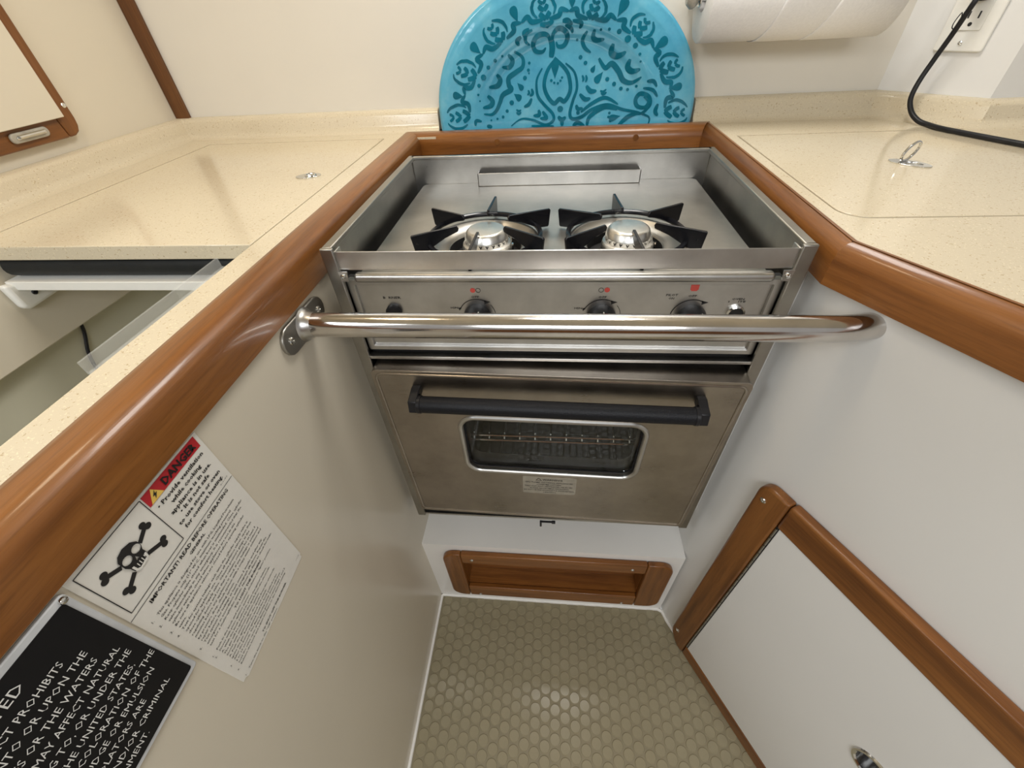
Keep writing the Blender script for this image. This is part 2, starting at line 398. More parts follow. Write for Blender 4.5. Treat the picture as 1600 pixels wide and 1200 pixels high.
fid = thing('fiddle_rail', 'varnished teak fiddle rail edging the counters around the stove', 'rail', (0, .54, -.042))
def rprof(w, ov):
    return [(0, -.040), (0, -.014), (-.0022, -.004), (-.008, .003), (-.016, .0055), (-w+.010, .0055), (-w+.003, .0035), (-w, .0), (-w, -.040)]
def seg(name, mat, path, ends, wdt, mit=(None, None)):
    # inner edge of the rail is the path, opening on the right-hand side of travel is negative a
    return obj(name, sweep(nb(), [(-a, b) for a, b in rprof(wdt, 0)], path, ends, mit=mit), mat, fid, smooth=50)
iL, iB, iR = -.2795, .520, .2800
s2a = Vector((iR, -.0063)); s2b = s2a+Vector((RWu.x, RWu.y))*1.2
# travel anticlockwise seen from above so the rail body lies to the left
s0 = seg('rail_length', 'teak_y', [(iL, -1.1), (iL, iB)], ((0, 1), (1, 0)), .0405)
s1 = seg('rail_length', 'teak_x', [(iL, iB), (iR, iB)], ((0, 1), (0, -1)), .040, (None, (.5625, 1.0)))
s2 = seg('rail_length', 'teak_y', [(iR, iB), tuple(s2a)], ((1, 0), (RWu.x, RWu.y)), .0225, ((1.0, 1.778), None))
s3 = seg('rail_length', 'teak_r', [tuple(s2a), tuple(s2b)], ((0, -1), (RWu.x, RWu.y)), .0225)
for x in (-.12, .155):
    obj('wood_plug', slab(nb(), FRONT(iB), circ(x, -.012, .0055, 18), -.001, .0006), 'teak_z', fid)

# ------------------------------------------------------------------ stove
st = thing('stove', 'stainless steel two-burner marine stove with oven, set between the counters', 'stove', (0, .19, -.57))
for sx in (-1, 1):
    b = nb()
    a0, a1 = sorted((sx*.265, sx*.2595)); box(b, a0, a1, .0052, .385, -.57, -.0062)
    a0, a1 = sorted((sx*.265, sx*.2535)); box(b, a0, a1, .0052, .385, -.006, 0)
    a0, a1 = sorted((sx*.2658, sx*.2505)); box(b, a0, a1, .0, .005, -.57, -.0)
    o = obj('side_panel', b, 'steel_y', st, bevel=.0012)
b = nb(); box(b, -.2595, .2595, .379, .385, -.5, 0); box(b, -.2595, .2595, .374, .385, -.005, 0)
obj('back_panel', b, 'steel', st, bevel=.001)
b = nb(); box(b, -.139, .145, .3585, .3605, -.0465, -.0255); box(b, -.139, -.137, .3585, .379, -.0465, -.0255); box(b, .143, .145, .3585, .379, -.0465, -.0255)
obj('vent_deflector', b, 'steel', st, bevel=.0006)
CT = -.047; BL = (-.097, .126); BR = (.0935, .127)
top = slab(nb(), XY, rrect(-.2435, .2435, .012, .3785, .012), CT-.004, CT, [circ(*BL, .0705, 40), circ(*BR, .0705, 40)])
cooktop = obj('cooktop', top, 'steel_top', st, bevel=.0018, seg=3)
obj('cooktop_nose', bx(-.2385, .2385, .0025, .016, -.0445, -.0335), 'steel', st, bevel=.0048, seg=4)
obj('inner_pan', bx(-.257, .257, .02, .378, -.075, -.070), 'darkgap', st)
b = nb(); box(b, -.2515, .2515, .0035, .0052, -.0275, -.0045)
for sx in (-1, 1):
    a0, a1 = sorted((sx*.2515, sx*.2497)); box(b, a0, a1, .0035, .019, -.0275, -.0045)
fb = obj('fiddle_bar', b, 'steel', st, bevel=.0008)
for sx in (-1, 1):
    o = obj('bar_tab', slab(nb(), FRONT(.001), [(sx*.2515-.0045*sx-.0055, -.0275), (sx*.2515-.0045*sx+.0055, -.0275), (sx*.2515-.0045*sx+.004, -.040), (sx*.2515-.0045*sx-.004, -.040)], 0, .0015), 'steel', fb)
    screw(fb, (sx*.2472, -.0006, -.0335), (0, -1, 0), .0034)

for (cx, cy), rot in ((BL, -.06), (BR, .08)):
    bo = Vector((cx, cy, CT))
    bowl = obj('burner_bowl', lathe(nb(), [(.0765, .0004), (.0745, .0022), (.0705, .0014), (.067, -.003), (.060, -.0070), (.0535, -.0078), (.0515, -.0070), (.0500, -.0088)], bo, (0, 0, 1), 48), 'steel_top', st)
    obj('burner_well', lathe(nb(), [(.0500, -.0088), (.0500, -.0240), (0, -.0240)], bo, (0, 0, 1), 32), 'darkgap', bowl)  # well walls coloured dark in place of the shade inside
    cap = obj('burner_cap', lathe(nb(), [(.0345, -.0195), (.0345, -.006), (.033, -.0005), (.0300, .001), (.0292, .0065), (.0298, .0075), (.0270, .0155), (.0245, .0180), (.0225, .0184), (0, .0178)], bo+Vector((.003, -.002, 0)), (0, 0, 1), 40), 'alu', st)
    pr = nb(); cc = bo+Vector((.003, -.002, 0))
    for k in range(22):
        a = 2*math.pi*k/22; d = Vector((math.cos(a), math.sin(a), 0)); e = Vector((-d.y, d.x, 0))
        q = [cc+d*.0297+e*x+Vector((0, 0, z)) for x, z in ((-.0022, .0058), (-.0012, .0062), (0, .0042), (.0012, .0062), (.0022, .0058), (0, .0018))]
        q2 = [v+d*.0009 for v in q]
        V = [pr.verts.new(v) for v in q2]; pr.faces.new((V[0], V[1], V[2], V[5])); pr.faces.new((V[5], V[2], V[3], V[4]))
    obj('flame_port', pr, 'ink', cap, smooth=0)
    ig = nb(); p0 = bo+Vector((.036, .004, -.015)); tube(ig, [p0, p0+Vector((0, 0, .018)), p0+Vector((-.003, -.001, .023)), p0+Vector((-.009, -.003, .024))], .0011, 6)
    p0 = bo+Vector((.038, -.006, -.015)); tube(ig, [p0, p0+Vector((0, 0, .014))], .0022, 8)
    obj('igniter', ig, 'chrome', cap)
    gz = bo+Vector((0, 0, .0085))
    gr = obj('pan_support', tube(nb(), [gz+Vector((.0765*math.cos(2*math.pi*k/56), .0765*math.sin(2*math.pi*k/56), 0)) for k in range(56)], .0036, 10, closed=True), 'enamel', st)
    for k in range(6):
        a = math.radians(90+60*k)+rot; d = Vector((math.cos(a), math.sin(a), 0)); e = Vector((-d.y, d.x, 0))
        fr = Fr(gz, d, (0, 0, 1), e)
        poly = [(.0350, .0165), (.0362, .0125), (.055, .0070), (.070, .000), (.0790, -.0050), (.0955, -.0060), (.0970, -.004), (.0995, .0165), (.0980, .0185), (.0375, .0200)]
        obj('support_fin', slab(nb(), fr, poly, -.0018, .0018), 'enamel', gr, bevel=.0006)

PY = .012; PF = FRONT(PY)
cp = obj('control_panel', slab(nb(), PF, rrect(-.2505, .2505, -.1475, -.0425, .002, 2), -.004, 0), 'steel', st)
obj('panel_frame', slab(nb(), PF, rrect(-.2505, .2505, -.1475, -.0425, .002, 2), 0, .0042, [rrect(-.2425, .2425, -.1410, -.0490, .002, 2)]), 'steel', cp, bevel=.0018, seg=3)
obj('panel_shadow_gap', bx(-.255, .255, .022, .03, -.168, -.046), 'darkgap', st)  # dark box standing in for the shade between panel and door
obj('drip_trim', bx(-.2565, .2545, .0015, .012, -.1595, -.1545), 'steel', st, bevel=.001)
def arc_print(bm, cx, cz, r, a0, a1, wd):
    n = 16; i = [(cx+(r-wd/2)*math.cos(math.radians(a0+(a1-a0)*k/n)), cz+(r-wd/2)*math.sin(math.radians(a0+(a1-a0)*k/n))) for k in range(n+1)]
    o = [(cx+(r+wd/2)*math.cos(math.radians(a0+(a1-a0)*k/n)), cz+(r+wd/2)*math.sin(math.radians(a0+(a1-a0)*k/n))) for k in range(n+1)]
    return flat(bm, PF, i+o[::-1], .0003)
def pr(f, label, mat='ink', name='panel_lettering'):
    bm = nb(); f(bm); return tag(obj(name, bm, mat, cp, smooth=0), label)
T = lambda bm, t, a, b_, z, c, sh=0: text(bm, t, PF, a, b_, z, c, .0003, .012, sh)
P = lambda bm, *q: flat(bm, PF, q, .0003)
pr(lambda bm: T(bm, 'B  RNER', -.2124, -.1899, -.0702, .0030), 'worn black lettering over the igniter button')
for kx in (-.0965, .0565):
    pr(lambda bm: T(bm, 'OFF', kx-.0045, kx+.0050, -.0686, .0024), 'black OFF lettering')
    pr(lambda bm: T(bm, 'IGN', kx-.0322, kx-.0228, -.0842, .0026), 'black IGN lettering')
    pr(lambda bm: (arc_print(bm, kx+.001, -.0935, .0228, 58, 158, .0011), P(bm, (kx+.0105, -.0720), (kx+.0185, -.0743), (kx+.0112, -.0775)), P(bm, (kx-.0225, -.0832), (kx-.0185, -.0820), (kx-.0215, -.0872))), 'black arc arrow around the knob', name='arc_arrow')
    pr(lambda bm: arc_print(bm, kx+.001, -.0935, .0228, -10, 40, .0007), 'thin black arc line', name='arc_line')
kx = .161
pr(lambda bm: T(bm, 'PILOT', .1293, .1425, -.0658, .0026, .15), 'black PILOT lettering')
pr(lambda bm: T(bm, 'ON', .1330, .1392, -.0702, .0026, .15), 'black ON lettering')
pr(lambda bm: T(bm, 'OFF', .1548, .1642, -.0669, .0024), 'black OFF lettering')
pr(lambda bm: (arc_print(bm, kx+.001, -.0935, .0228, 58, 190, .0011), P(bm, (kx+.0105, -.0720), (kx+.0185, -.0743), (kx+.0112, -.0775))), 'black arc arrow around the knob', name='arc_arrow')
pr(lambda bm: T(bm, 'OVEN', .2046, .2180, -.0709, .0024, .15), 'black OVEN lettering')
pr(lambda bm: T(bm, 'I     ITE', .2015, .2205, -.0741, .0021, .15), 'worn black lettering')
pr(lambda bm: P(bm, (.1555, -.0500), (.1632, -.0500), (.1632, -.0490), (.1555, -.0490)), 'short black bar', name='panel_mark')
for c_ in ((-.0918, -.0585), (.0542, -.0580)): pr(lambda bm: flat(bm, PF, circ(*c_, .0031, 18), .0003, [circ(*c_, .0025, 18)]), 'open black circle', name='panel_mark')
for c_ in ((-.0983, -.0585), (.0611, -.0578)): pr(lambda bm: flat(bm, PF, circ(*c_, .0032, 18), .0003), 'red dot', 'dotred', 'panel_mark')
pr(lambda bm: P(bm, (.1548, -.0506), (.1640, -.0506), (.1640, -.0572), (.1622, -.0592), (.1566, -.0592), (.1548, -.0572)), 'red oven symbol', 'dotred', 'panel_mark')
for kx, pa in ((-.0965, 75), (.0565, 88), (.1625, 65)):
    kc = (kx+.001, PY, -.0950)
    kn = obj('knob', lathe(nb(), [(.0175, 0), (.0178, .002), (.0172, .012), (.0160, .0175), (.0140, .019), (0, .019)], kc, (0, -1, 0), 28), 'black', cp)
    d = Vector((math.cos(math.radians(pa)), 0, math.sin(math.radians(pa)))); e = Vector((0, -1, 0)).cross(d)
    obj('pointer', slab(nb(), Fr(Vector(kc)+Vector((0, -.019, 0)), d, e, (0, -1, 0)), [(-.010, -.0006), (.0165, -.0006), (.0165, .0006), (-.010, .0006)], -.004, .0008), 'white_ink', kn)
obj('igniter_button', lathe(nb(), [(.0098, 0), (.0098, .005), (.0085, .0075), (0, .008)], (-.2025, PY, -.0880), (0, -1, 0), 24), 'black', cp)
o = obj('igniter_bezel', lathe(nb(), [(.0105, 0), (.0105, .003), (.0085, .0042), (.0078, .003), (.0078, -.001)], (.2130, PY, -.0882), (0, -1, 0), 24), 'chrome', cp)
obj('igniter_hole', lathe(nb(), [(.0078, .0012), (0, .0012)], (.2130, PY, -.0882), (0, -1, 0), 20), 'darkgap', o)

# oven body and door
ob = nb()
for a in ((-.245, -.235, .03, .36, -.56, -.19), (.235, .245, .03, .36, -.56, -.19), (-.245, .245, .35, .36, -.56, -.19), (-.245, .245, .03, .36, -.565, -.555), (-.245, .245, .03, .36, -.195, -.185)): box(ob, *a)
obj('oven_liner', ob, 'ovenwall', st)
obj('base_pan', bx(-.2595, .2595, .004, .38, -.5705, -.5655), 'steel', st)
dr = math.radians(.95)
DF = Fr((0, -.0100, -.3560), (1, -.0140, -.0095), (.0095, -.0330, 1), (-.0140, -1, -.0330))
wh = rrect(-.1355, .1355, -.0345, .0960, .022, 6)
door = obj('oven_door', slab(nb(), DF, rrect(-.2510, .2510, -.1890, .1890, .010, 4), -.034, .0025, [wh]), 'steel_door', st, bevel=.0045, seg=3, smooth=50)
fr_o = rrect(-.2555, .2555, -.1865, .1865, .010, 4)
obj('door_rim', tube(nb(), [DF(a, b, .0020) for a, b in rrect(-.2445, .2445, -.1825, .1825, .010, 4)], .0022, 8, closed=True), 'steel_door', door)
obj('window_bead', tube(nb(), [DF(a, b, .0020) for a, b in rrect(-.1385, .1385, -.0375, .0990, .025, 8)], .0042, 10, closed=True), 'steel', door)
obj('window_gasket', slab(nb(), DF, wh, -.006, -.0035, [rrect(-.1330, .1330, -.0320, .0935, .019, 6)]), 'black', door)
obj('window_pane', slab(nb(), DF, rrect(-.1348, .1348, -.0338, .0953, .021, 6), -.0095, -.0065), 'glass', door)
hv = .1500; hc = .0265
hd = obj('door_handle', tube(nb(), [DF(-.1840+.371*k/12, hv, hc) for k in range(13)], .0118, 20), 'grip', door)
for sx in (-1, 1):
    obj('handle_collar', tube(nb(), [DF(sx*.1800+.0015, hv, hc), DF(sx*.1855+.0015, hv, hc)], .0128, 20), 'black', hd, bevel=.0008)
    bk = nb()
    hfr = Fr(DF(sx*.1850+.0015, hv, hc), DF.n*-1, DF.v, DF.u*sx)
    slab(bk, hfr, [(-.0105, -.007), (.000, -.0120), (.008, -.0100), (.014, -.002), (.0250, .000), (.0250, .0130), (.017, .0145), (.006, .0120), (-.006, .0100)], 0, .0120, [circ(.010, .0065, .0030, 12)])
    obj('handle_bracket', bk, 'black', hd, bevel=.0018)
lb = obj('warning_label', slab(nb(), DF, rrect(-.0460, .0460, -.1000, -.0480, .002, 2), .0021, .0031), 'label', door)
lt = nb(); LF = Fr(DF(0, -.0018, -.0015), DF.u, DF.v, DF.n)
text(lt, 'WARNING', LF, -.012, .022, -.0560, .0048, .0048, .015)
for k, (s, a, c) in enumerate([('GAS FLAME COOKING APPLIANCES', -.042, .040), ('CONSUME OXYGEN', -.022, .020), ('THIS UNIT NOT VENTILATED OR FLUED', -.043, .041), ('ALWAYS ALLOW AMPLE VENTILATION', -.034, .034), ('DO NOT USE THIS APPLIANCE FOR SPACE HEATING', -.044, .043), ('HEATING', -.010, .012)]):
    text(lt, s, LF, a, c, -.0640-.0062*k, .0036, .0048, .008)
flat(lt, LF, [(-.024, -.0565), (-.013, -.0565), (-.0185, -.0485)], .0048, [[(-.0222, -.0557), (-.0148, -.0557), (-.0185, -.0503)]])
tag(obj('label_lettering', lt, 'ink', lb, smooth=0), 'black warning lettering')
lk = nb(); box(lk, -.0160, .0120, -.010, -.006, -.5585, -.5560); box(lk, -.0175, -.0135, -.0105, -.006, -.5730, -.5555); box(lk, .006, .0130, -.0105, -.006, -.5605, -.5545)
obj('door_catch', lk, 'black', st, bevel=.0008)

# oven rack and burner baffle inside the oven
rk = thing('oven_rack', 'chrome wire oven rack seen through the oven door window', 'rack', (0, .18, -.372))
for k in range(-7, 8):
    obj('wire', tube(nb(), [(k*.0270, .044, -.372), (k*.0270, .050, -.3620), (k*.0270, .332, -.3620)], .0016, 8), 'chrome', rk)
for y, z in ((.046, -.3635), (.043, -.3725), (.330, -.3640)): obj('cross_rail', tube(nb(), [(-.2345, y, z), (.2345, y, z)], .0024, 8), 'chrome', rk)
b = nb(); box(b, -.140, .128, .055, .20, -.4560, -.4520); bf = tag(obj('burner_baffle', b, 'polished', st, bevel=.001), 'bright metal baffle inside the oven')
b = nb(); box(b, -.140, .128, .053, .056, -.5550, -.4510); obj('baffle_front', b, 'polished', bf, bevel=.001)
obj('baffle_lip', bx(-.140, .128, .046, .056, -.4900, -.4870), 'polished', bf, bevel=.001)
obj('gas_tube', tube(nb(), [(.118, .048, -.554), (.118, .048, -.450)], .0075, 12), 'chrome', bf)

# ------------------------------------------------------------------ grab rail across the stove
ga = thing('grab_rail', 'polished stainless steel grab rail spanning the front of the stove', 'handrail', (0, -.056, -.075))
ry, rz = -.0560, -.0630
pth = [(XL+.004, ry, rz), (-.25, ry, rz), (-.1, ry, rz), (.1, ry, rz), (.262, ry, rz)]
bend = 12.0; x0 = .275; R = .15; c0 = Vector((x0, ry+R, rz))
for k in range(0, 9):
    a = math.radians(bend*k/8); pth.append((x0+R*math.sin(a), ry+R-R*math.cos(a), rz))
a = math.radians(bend); e = Vector(pth[-1])
while (e-RWo).dot(RWn) > -.004: e = e+Vector((math.cos(a), math.sin(a), 0))*.004
pth.append(tuple(e))
obj('rail_tube', tube(nb(), pth, .0140, 28), 'polished', ga)
ffr = Fr((XL, ry, rz), (0, .862, -.03), (0, .03, .862), (1, 0, 0))
hull = []
for cx in (-.0310, .0310):
    for k in range(9):
        a_ = math.radians((90 if cx < 0 else -90)+180*k/8); hull.append((cx+.0165*math.cos(a_), .0165*math.sin(a_)))
fo = obj('wall_flange', slab(nb(), ffr, hull, 0, .0042), 'steel_y', ga, bevel=.0012)
for cx in (-.0330, .0330): screw(fo, ffr(cx, 0, .0042), (1, 0, 0), .0045)
obj('weld_collar', lathe(nb(), [(.0195, 0), (.0172, .0015), (.0153, .005), (.0144, .010), (.0140, .012)], (XL+.004, ry, rz), (1, 0, 0), 28), 'steel', fo)

# ------------------------------------------------------------------ toe-kick cubby
cu = thing('toe_kick_cubby', 'teak framed cubby hole set in the white kick panel under the stove', 'cubby', (.017, .01, -.935))
KF = FRONT(-.0005)
X0, X1, Z0, Z1 = -.240, .274, -.936, -.714; a0, a1, b0, b1 = -.197, .217, -.8860, -.7540
for sx, xs in (('l', (X0, a0)), ('r', (a1, X1))):
    out = rrect(xs[0], xs[1], Z0, Z1, .030, 7, (1, 0, 0, 1) if sx == 'l' else (0, 1, 1, 0))
    obj('end_stile', slab(nb(), KF, out, 0, .0135), 'teak_z', cu, bevel=.0035, seg=3)
obj('cross_rail', slab(nb(), KF, [(a0+.0006, b1), (a1-.0006, b1), (a1-.0006, Z1), (a0+.0006, Z1)], 0, .0128), 'teak_x', cu, bevel=.003, seg=3)
obj('cross_rail', slab(nb(), KF, [(a0+.0006, Z0), (a1-.0006, Z0), (a1-.0006, b0), (a0+.0006, b0)], 0, .0128), 'teak_x', cu, bevel=.003, seg=3)
obj('back_board', bx(a0-.006, a1+.006, .038, .043, b0-.012, b1+.012), 'teak_x', cu)
b = nb()
for q in ((a0-.006, a1+.006, -.0005, .038, b0-.006, b0), (a0-.006, a1+.006, -.0005, .038, b1, b1+.006), (a0-.006, a0, -.0005, .038, b0, b1), (a1, a1+.006, -.0005, .038, b0, b1)): box(b, *q)
obj('recess_lining', b, 'teak_x', cu)
for x, z in ((-.172, -.735), (.186, -.735), (-.170, -.926), (.186, -.926)): screw(cu, (x, -.0135, z), (0, -1, 0), .0042)

# ------------------------------------------------------------------ locker on the right panel
lf = thing('locker', 'white locker door in a teak frame on the right panel near the floor', 'locker', RW(.4, -.97, 0))
sp = [(.0520, -.9300), (.0560, -.9480), (.0680, -.9650), (.0800, -.9770), (.0975, -.9770), (.0975, -.3270)]
for k in range(7): a_ = math.radians(90+90*k/6); sp.append((.0720+.0200*math.cos(a_), -.3470+.0200*math.sin(a_)))
obj('frame_stile', slab(nb(), RW, sp, 0, .0165), 'teak_z', lf, bevel=.004, seg=3)
obj('frame_rail', slab(nb(), RW, [(.0985, -.3795), (1.1, -.3795), (1.1, -.326), (.0985, -.326)], 0, .0165), 'teak_r', lf, bevel=.004, seg=3)
obj('frame_rail', slab(nb(), RW, [(.0985, -.978), (1.1, -.978), (1.1, -.9400), (.0985, -.9400)], 0, .0145), 'teak_r', lf, bevel=.003, seg=3)
for s, z in ((.066, -.356), (.066, -.915)): screw(lf, RW(s, z, .0165), RWn, .0048)
ld = obj('door_panel', slab(nb(), RW, [(.1025, -.9385), (1.1, -.9385), (1.1, -.3815), (.1025, -.3815)], .001, .0125, [circ(.3600, -.6080, .0205, 28)]), 'white', lf, bevel=.0012)
tag(ld, 'plain white locker door')
obj('finger_pull', lathe(nb(), [(.0265, .0125), (.0255, .0150), (.0225, .0152), (.0205, .0135), (.0200, .0020)], RW(.3600, -.6080, 0), RWn, 32), 'chrome', ld)
obj('pull_cup', lathe(nb(), [(.0202, .0022), (0, .0022)], RW(.3600, -.6080, 0), RWn, 24), 'black', ld)
obj('piano_hinge', slab(nb(), RW, [(.0980, -.9385), (.1020, -.9385), (.1020, -.3815), (.0980, -.3815)], .002, .0125), 'black', ld)
kn_m = None
for k in range(22):
    z = -.932+k*.0250
    if kn_m is None: o = obj('hinge_knuckle', tube(nb(), [RW(.1, z, .0135), RW(.1, z+.0235, .0135)], .0019, 8), 'steel_y', ld); kn_m = o
    else:
        o = kn_m.copy(); COL.objects.link(o); o.location = (0, 0, k*.0250)

# ------------------------------------------------------------------ upper cabinet on the left wall
LW = Fr((-.845, .59, 0), (0, 1, 0), (0, 0, 1), (1, 0, 0))
cf = thing('wall_cabinet', 'cream cabinet door in a dark teak frame on the upper left wall', 'cabinet', (-.845, .1, .057))
obj('frame_stile', slab(nb(), LW, [(-.2720, .0900), (-.2670, .0592), (-.2560, .0596), (-.2470, .0635), (-.2415, .0720), (-.2395, .0830), (-.2395, .9), (-.2720, .9)], 0, .014), 'teak_z', cf, bevel=.003, seg=3)
obj('frame_rail', slab(nb(), LW, [(-1.3, .0600), (-.2680, .0592), (-.2730, .0900), (-1.3, .0900)], 0, .0138), 'teak_y', cf, bevel=.003, seg=3)
screw(cf, LW(-.2460, .102, .014), (1, 0, 0), .0040)
obj('door_panel', slab(nb(), LW, [(-1.3, .0825), (-.2640, .0882), (-.2640, .9), (-1.3, .9)], .0143, .022), 'cream', cf, bevel=.001)
la = obj('latch_body', slab(nb(), LW, rrect(-.3640, -.3010, .0690, .0825, .006, 5), .0138, .0190), 'latch', cf, bevel=.0015)
obj('latch_bar', tube(nb(), [LW(-.3540, .0765, .021), LW(-.3110, .0765, .021)], .0030, 10), 'chrome', la)
for s in (-.3545, -.3100): screw(la, LW(s, .0755, .0190), (1, 0, 0), .0028)

# ------------------------------------------------------------------ stickers on the left panel
SF = Fr((XL, -.351, -.043), (0, 1, 0), (0, 0, 1), (1, 0, 0)); mm = .001
sk = thing('warning_sticker', 'white gas safety sticker with red DANGER band and skull on left panel', 'sticker', (XL, -.29, -.265))
obj('sticker_sheet', slab(nb(), SF, [(0, 0), (.119, -.0015), (.1215, -.215), (.1195, -.2165), (.1205, -.2190), (.118, -.2205), (.090, -.2215), (.060, -.2220), (.030, -.2228), (.006, -.2235), (.004, -.2205), (.0, -.2200)], 0, .0006), 'sticker', sk)
b = nb(); e1, e2 = .0009, .0011
flat(b, SF, [(.0595, -.0028), (.1155, -.0028), (.1155, -.0142), (.0595, -.0142)], e1)
tag(obj('danger_band', b, 'red', sk, smooth=0), 'red band behind the word DANGER')
b = nb(); flat(b, SF, [(.0615, -.0138), (.0735, -.0138), (.0675, -.0034)], e2); tag(obj('hazard_triangle', b, 'yellow', sk, smooth=0), 'yellow electric hazard triangle')
b = nb()
text(b, 'DANGER', SF, .0765, .1120, -.0116, .0064, .0013, .03)
flat(b, SF, [(.0690, -.0062), (.0655, -.0098), (.0672, -.0098), (.0660, -.0128), (.0698, -.0088), (.0680, -.0088)], .0013)
for s, u0, u1, z in [('• Provide ventilation', .0625, .1128, -.0212), ('while cooking', .0712, .1050, -.0277), ('appliance is in use.', .0652, .1120, -.0342), ('• It is not safe', .0705, .1048, -.0402), ('to use stove or oven', .0635, .1135, -.0466), ('for comfort heating.', .0650, .1125, -.0530)]:
    text(b, s, SF, u0, u1, z, .0036, e1, .022)
text(b, '2-1-97', SF, .106, .116, -.0567, .0012, e1)
def line(bm, p, q, wd):
    p, q = Vector(p), Vector(q); n = (q-p).normalized(); n = Vector((-n.y, n.x))*wd/2
    flat(bm, SF, [tuple(p+n), tuple(q+n), tuple(q-n), tuple(p-n)], e1)
for p, q in (((.0045, -.0035), (.0580, -.0035)), ((.0580, -.0035), (.0580, -.0562)), ((.0580, -.0562), (.0045, -.0562)), ((.0045, -.0562), (.0045, -.0035))): line(b, p, q, .0006)
line(b, (0, -.0605), (.1190, -.0605), .0005)
text(b, 'IMPORTANT! READ BEFORE OPERATING', SF, .0145, .1080, -.0668, .0034, e1, .02)
text(b, 'GENERAL', SF, .0525, .0705, -.0728, .0026, e1, .02)
L = [('1.', 'This appliance is designed for use with LPG, Liquified Petroleum'), ('', 'Gas, Propane only (11" W.C. maximum working pressure)'),
     ('2.', 'Keep cylinder valve closed when boat is unattended. Close cylinder'), ('', 'valve immediately in any emergency. It is recommended that the'), ('', 'cylinder valve be closed when appliances are not in use'),
     ('3.', 'Be sure all appliance valves are closed before opening cylinder'), ('', 'valve.'),
     ('4.', 'Test for system leakage each time the cylinder supply valve is'), ('', 'opened for appliance use. Close all appliance valves, open then'), ('', 'close cylinder supply valve. Observe pressure gauge at the'), ('', 'regulating device and see that it remains constant for at least 3'), ('', 'minutes before any appliance is used. If any leakage is evidenced'), ('', 'by pressure drop, check system with a soapy water solution and'), ('', 'repair before operating system.'),
     ('5.', 'Test system for leakage at least every 2 weeks and after any'), ('', 'emergency in accordance with paragraph (4) above. Repeat the'), ('', 'test for a multi-cylinder system. Never use flame to check for leaks.')]
z = -.0788
def para(bm, L, z, dz, u0=.0105, cap=.00225):
    for num, s in L:
        if num: text(bm, num, SF, .0050, None, z, cap, e1)
        vs = text_mesh(s)[0]; wd = (max(v[0] for v in vs)-min(v[0] for v in vs))*cap/CAPH
        text(bm, s, SF, u0, u0+min(.105, wd*1.12), z, cap, e1, .006); z -= dz
    return z
z = para(b, L, z, .00445)
text(b, 'TO LIGHT THE BURNERS', SF, .0420, .0860, z-.0015, .0024, e1, .02); z -= .0062
z = para(b, [('1.', 'Push in the knob and turn counter clockwise to "Ignite" position.'), ('2.', 'Stoves with piezo ignition system:'), ('', '    A. With the knob pushed in, press the igniter button.'), ('', '    The gas will be ignited by the spark from the electrode.'), ('', '    Stoves with electronic ignition system:'), ('', '    A. Push the igniter switch, the sparks from the electrode'), ('', '    ignite the gas. Release the knob and switch.'), ('3.', 'After the burner is ignited, hold the knob pushed in for'), ('', '5 to 10 seconds. The flame sensing safety device will then'), ('', 'hold the valve open. If the flame goes out repeat steps 1 and 2.'), ('4.', 'Release the knob and adjust the flame to the desired setting.')], z, .0043, cap=.0021)
text(b, 'TO SHUT OFF THE BURNER', SF, .0400, .0880, -.2140, .0024, e1, .02)
para(b, [('1.', 'Turn the knob to the "Off" position.')], -.2192, .004)
text(b, '110-05', SF, .112, .1185, -.2130, .0012, e1)
# skull and crossbones
def bone(p, q):
    p, q = Vector(p), Vector(q); d = (q-p).normalized(); n = Vector((-d.y, d.x))
    flat(b, SF, [tuple(p+n*.0017), tuple(q+n*.0017), tuple(q-n*.0017), tuple(p-n*.0017)], e1)
    for c, sg in ((q, 1),):
        for k in (-1, 1): flat(b, SF, circ(*(c+d*sg*.0010+n*k*.0022), .0026, 14), e1+.00002*k)
bone((.0388, -.0258), (.0480, -.0205)); bone((.0368, -.0368), (.0478, -.0415)); bone((.0222, -.0262), (.0135, -.0212)); bone((.0240, -.0372), (.0150, -.0425))
sk_out = [(.0225, -.0255), (.0225, -.0215), (.0250, -.0180), (.0300, -.0165), (.0355, -.0180), (.0385, -.0220), (.0385, -.0270), (.0370, -.0300), (.0372, -.0340), (.0350, -.0385), (.0275, -.0400), (.0245, -.0370), (.0240, -.0325), (.0225, -.0290)]
flat(b, SF, sk_out, .0013, [circ(.0268, -.0260, .0034, 14), circ(.0350, -.0255, .0033, 14), [(.0300, -.0322), (.0312, -.0290), (.0324, -.0320)]])
tag(obj('black_print', b, 'ink', sk, smooth=0), 'black printed text and skull with crossbones')
b = nb(); flat(b, SF, [(.0247, -.0325), (.0262, -.0330), (.0265, -.0368), (.0283, -.0382), (.0340, -.0370), (.0352, -.0335), (.0367, -.0333), (.0362, -.0378), (.0340, -.0392), (.0275, -.0398), (.0250, -.0375)], .0015)
for k in range(4): x = .0282+k*.0020; flat(b, SF, [(x, -.0372), (x, -.0338), (x+.0006, -.0338), (x+.0006, -.0372)], .0015)
tag(obj('skull_teeth', b, 'sticker', sk, smooth=0), 'white jaw lines of the skull')

